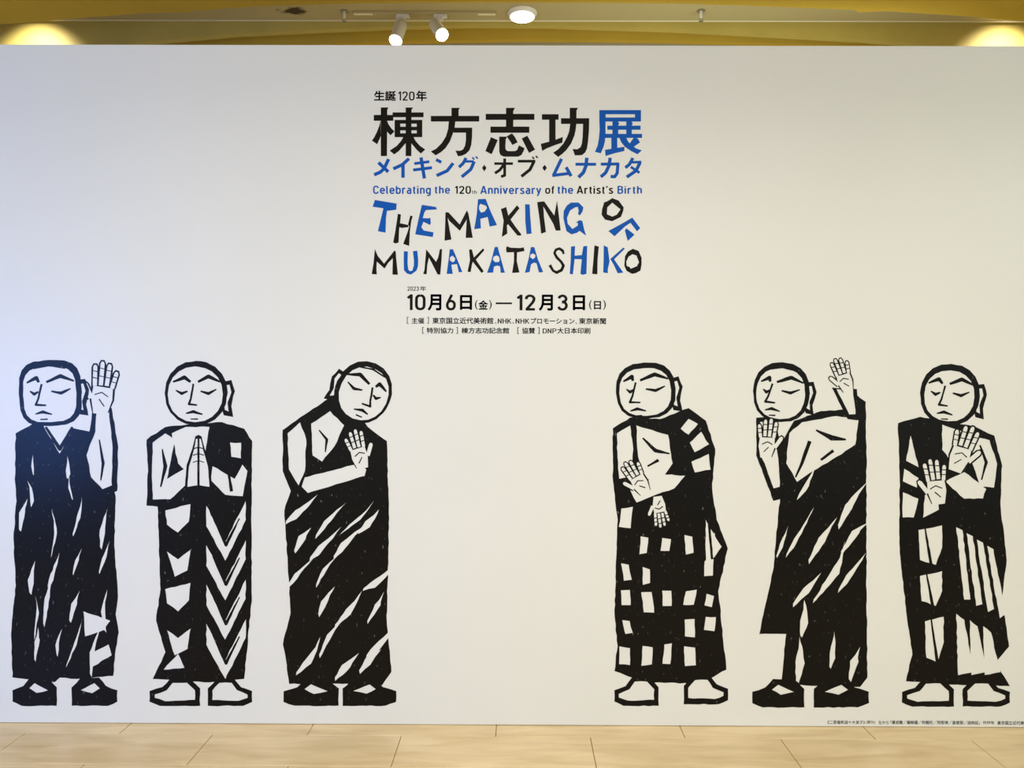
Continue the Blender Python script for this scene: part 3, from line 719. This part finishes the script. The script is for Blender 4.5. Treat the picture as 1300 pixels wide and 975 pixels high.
# second: palms joined before the chest, chevron folds
g = Fig(186, 458, 2)
g.ink((0, 100), (24, 84), (58, 80), (96, 78), (124, 86), (134, 102), (133, 200), (134, 300), (124, 404), (80, 408), (40, 406), (8, 404), (24, 370), (12, 330), (18, 290), (14, 185), (0, 184), (2, 140))
g.cut((32, 92), (50, 84), (80, 84), (72, 128), (62, 150), (40, 130))
g.own = 'arm'
g.cut((8, 104), (24, 92), (36, 100), (30, 132), (26, 150), (54, 134), (58, 150), (30, 176), (8, 176), (7, 140))
g.st([(20, 112), (24, 134), (18, 160)], [1.5, 5, 2])
g.own = 'arm#2'
g.cut((84, 134), (112, 150), (122, 132), (128, 140), (122, 172), (100, 170), (82, 152))
g.st([(104, 140), (108, 166)], [3, 4])
g.own = 'robe'
g.cut((106, 104), (120, 104), (120, 124), (108, 122))
for k in range(4):
    y = 200 + k * 50
    g.cut((76, y - 16), (100, y + 30), (126, y - 22), (126, y + 2), (100, y + 54), (76, y + 10))
    g.st([(84, y - 2), (101, y + 34), (118, y)], [1.5, 4, 1.5])
    g.cut((24, y - 10), (56, y - 18), (54, y + 4), (40, y + 18), (26, y + 8)) if k % 2 == 0 else g.cut((26, y - 8), (40, y + 2), (56, y - 10), (52, y + 16), (36, y + 24))
g.cut((22, 392), (40, 372), (48, 390))
g.own = 'hand'
for sx in (-1, 1):
    g.add('k', [(66 + sx * 0, 158), (66 + sx * 17, 158), (66 + sx * 15, 132), (66 + sx * 8, 112), (66 + sx * 4, 96), (66, 94)], .2)
    g.add('w', [(66 + sx * 1.5, 158), (66 + sx * 14, 160), (66 + sx * 12, 134), (66 + sx * 6, 114), (66 + sx * 3, 99), (66 + sx * 1.2, 99)], .2)
    for yy in (110, 118, 127): g.st([(66 + sx * 1, yy), (66 + sx * 7, yy + 2)], 1.2)
g.head(63, 41, 40, 41, 0.0, 0.2, 1, 5, 0.95)
g.shoe(36, 404, 64, 34, -1); g.shoe(106, 404, 56, 34, 1)
g.build('block-print robed figure with palms joined before its chest and chevron folds')

# third: head bowed to the right, forearm across the chest
g = Fig(357, 458, 3)
g.ink((2, 88), (30, 68), (66, 44), (84, 50), (110, 84), (134, 102), (137, 200), (134, 330), (140, 395), (128, 412), (84, 410), (10, 410), (6, 380), (2, 360), (12, 320), (8, 250), (4, 190), (12, 165), (2, 140))
g.own = 'arm'
g.cut((8, 92), (24, 78), (32, 100), (30, 140), (22, 158), (10, 138))
g.cut((38, 80), (62, 64), (80, 82), (68, 108), (52, 128), (40, 120))
g.st([(48, 88), (58, 100), (56, 116)], [1.5, 3.5, 1.5])
g.cut((30, 148), (100, 130), (108, 138), (106, 146), (34, 168), (26, 160))
g.hand(97, 112, -0.25, 0.95, 1)
g.head(104, 40, 36, 40, 0.42, 0.7, -1, 5, 0.95)
g.slivers(10, 134, 176, 300, 4, 3, -0.72, 62, 8)
g.slivers(10, 134, 296, 400, 4, 3, -0.6, 52, 9)
g.shoe(38, 404, 70, 34, -1, False); g.shoe(112, 404, 68, 34, 1, False)
g.build('block-print robed figure bowing its head to the right over a folded arm')

# fourth: looking left, striped sleeve, checked robe
g = Fig(778, 460, 4)
g.ink((0, 84), (22, 70), (60, 72), (96, 58), (118, 74), (130, 110), (126, 160), (132, 200), (146, 236), (134, 290), (144, 390), (110, 408), (40, 406), (2, 392), (6, 360), (2, 320), (6, 200), (0, 150))
g.own = 'arm'
g.cut((5, 90), (22, 80), (26, 110), (22, 145), (8, 148), (6, 120))
g.cut((30, 80), (70, 92), (76, 128), (60, 150), (42, 148), (32, 120))
g.st([(38, 96), (54, 112), (72, 116)], [2, 5, 2]); g.st([(44, 132), (58, 124)], [2, 4])
g.cut((96, 72), (108, 78), (96, 92), (86, 84)); g.cut((112, 88), (122, 104), (104, 114), (98, 102)); g.cut((122, 116), (124, 136), (104, 140), (100, 126))
g.cut((20, 158), (62, 142), (92, 144), (78, 160), (50, 170), (30, 178))
g.hand(30, 146, -0.55, 0.9, -1)
g.own = 'robe'
for j in range(6):
    for i in range(5):
        if (i * 3 + j * 5) % 7 in (2, 5): continue
        x, y = 10 + i * 27 + g.r.uniform(-2, 2), 186 + j * 35 + g.r.uniform(-4, 4); w = g.r.uniform(9, 16); h = g.r.uniform(16, 26)
        if j == 0 and i != 0: continue
        k = g.r.uniform(-4, 4)
        g.cut((x, y), (x + w, y + g.r.uniform(-3, 3)), (x + w + k, y + h), (x + k, y + h + g.r.uniform(-3, 3)))
g.cut((118, 200), (138, 234), (118, 262)); g.st([(122, 206), (126, 250)], 3)
g.hand(60, 190, 3.0, 0.75, 1)
g.head(42, 36, 38, 36, -0.06, 1.0, 1, 5, 0.8)
g.shoe(30, 400, 56, 36, -1); g.shoe(118, 398, 56, 36, 1)
g.build('block-print robed figure looking left with crossed wrists and a checked robe')

# fifth: bare shoulder, hand before the mouth, the other raised behind
g = Fig(952, 460, 5)
g.ink((56, 74), (90, 62), (120, 60), (134, 40), (147, 50), (148, 120), (148, 290), (149, 400), (140, 412), (70, 410), (40, 404), (46, 345), (12, 345), (30, 260), (36, 190), (40, 160), (30, 120))
g.own = 'arm'
g.cut((50, 90), (66, 76), (110, 68), (138, 72), (134, 104), (110, 120), (80, 138), (60, 152), (46, 128))
g.st([(84, 86), (104, 96), (122, 98)], [2, 7, 2]); g.st([(76, 100), (66, 128), (58, 146)], [5, 4, 2]); g.st([(90, 124), (106, 112)], [3, 4])
g.ink((8, 70), (32, 70), (42, 120), (46, 172), (30, 176), (8, 118))
g.cut((13, 76), (28, 74), (36, 122), (38, 158), (30, 160), (14, 116))
g.ink((104, 32), (136, 34), (140, 74), (124, 72)); g.cut((110, 34), (131, 36), (134, 66), (126, 66))
g.hand(118, 16, -0.35, 0.85, -1)
g.head(40, 38, 36, 38, 0.04, 1.0, 1, 5, 0.85)
g.hand(22, 96, 0.1, 0.95, 1)
g.slivers(48, 142, 140, 300, 3, 3, -0.6, 80, 9)
g.slivers(54, 142, 296, 398, 3, 2, -0.2, 60, 12)
g.slivers(34, 60, 220, 330, 1, 3, -0.3, 44, 6)
g.shoe(36, 402, 66, 36, -1, False); g.shoe(116, 402, 70, 36, 1, False)
g.build('block-print robed figure with a bare shoulder, one hand at its chin and one raised behind')

# sixth: both hands before the chest, open panels in the robe
g = Fig(1140, 461, 6)
g.ink((0, 76), (28, 68), (60, 74), (96, 80), (122, 92), (132, 130), (130, 180), (138, 250), (132, 300), (141, 360), (124, 380), (142, 410), (70, 408), (10, 404), (18, 370), (10, 310), (2, 240), (2, 150))
g.own = 'arm'
g.cut((96, 92), (116, 98), (126, 128), (122, 158), (104, 156), (92, 120))
g.st([(104, 104), (112, 126), (106, 148)], [2, 4, 2])
g.cut((56, 78), (92, 90), (88, 120), (70, 128), (56, 110))
g.cut((60, 150), (84, 138), (112, 160), (108, 172), (84, 172))
g.own = 'robe'
g.cut((16, 92), (26, 132), (10, 124)); g.cut((8, 134), (26, 146), (24, 158), (6, 150)); g.cut((6, 164), (26, 172), (20, 196), (6, 196)); g.cut((34, 166), (50, 170), (52, 186), (32, 196))
for j, (a, b_, h) in enumerate(((26, 56, 44), (28, 56, 38), (34, 58, 52))):
    y = 212 + j * 58
    g.cut((a, y), (b_, y - 6), (b_, y + h * .5), (b_ - 8, y + h), (a + 2, y + h - 6)); g.st([(a + 8, y - 4), (a + 16, y + h)], [2, 4])
for k in range(4):
    x = 74 + k * 13
    g.cut((x, 208 + k * 8), (x + 8, 212 + k * 8), (x + 18 + k * 2, 300 + k * 6), (x + 10 + k * 2, 300 + k * 8))
for k in range(3):
    x = 74 + k * 17
    g.cut((x, 318 + k * 8), (x + 10, 326 + k * 8), (x + 22, 392), (x + 2, 396))
g.hand(48, 150, -0.15, 1.1, -1); g.hand(82, 108, 0.35, 1.15, 1)
g.head(66, 40, 38, 39, 0.05, 0.5, 1, 6, 0.9)
g.shoe(38, 402, 66, 34, -1); g.shoe(112, 402, 60, 34, 1)
g.build('block-print robed figure holding both hands before its chest, at the far right')
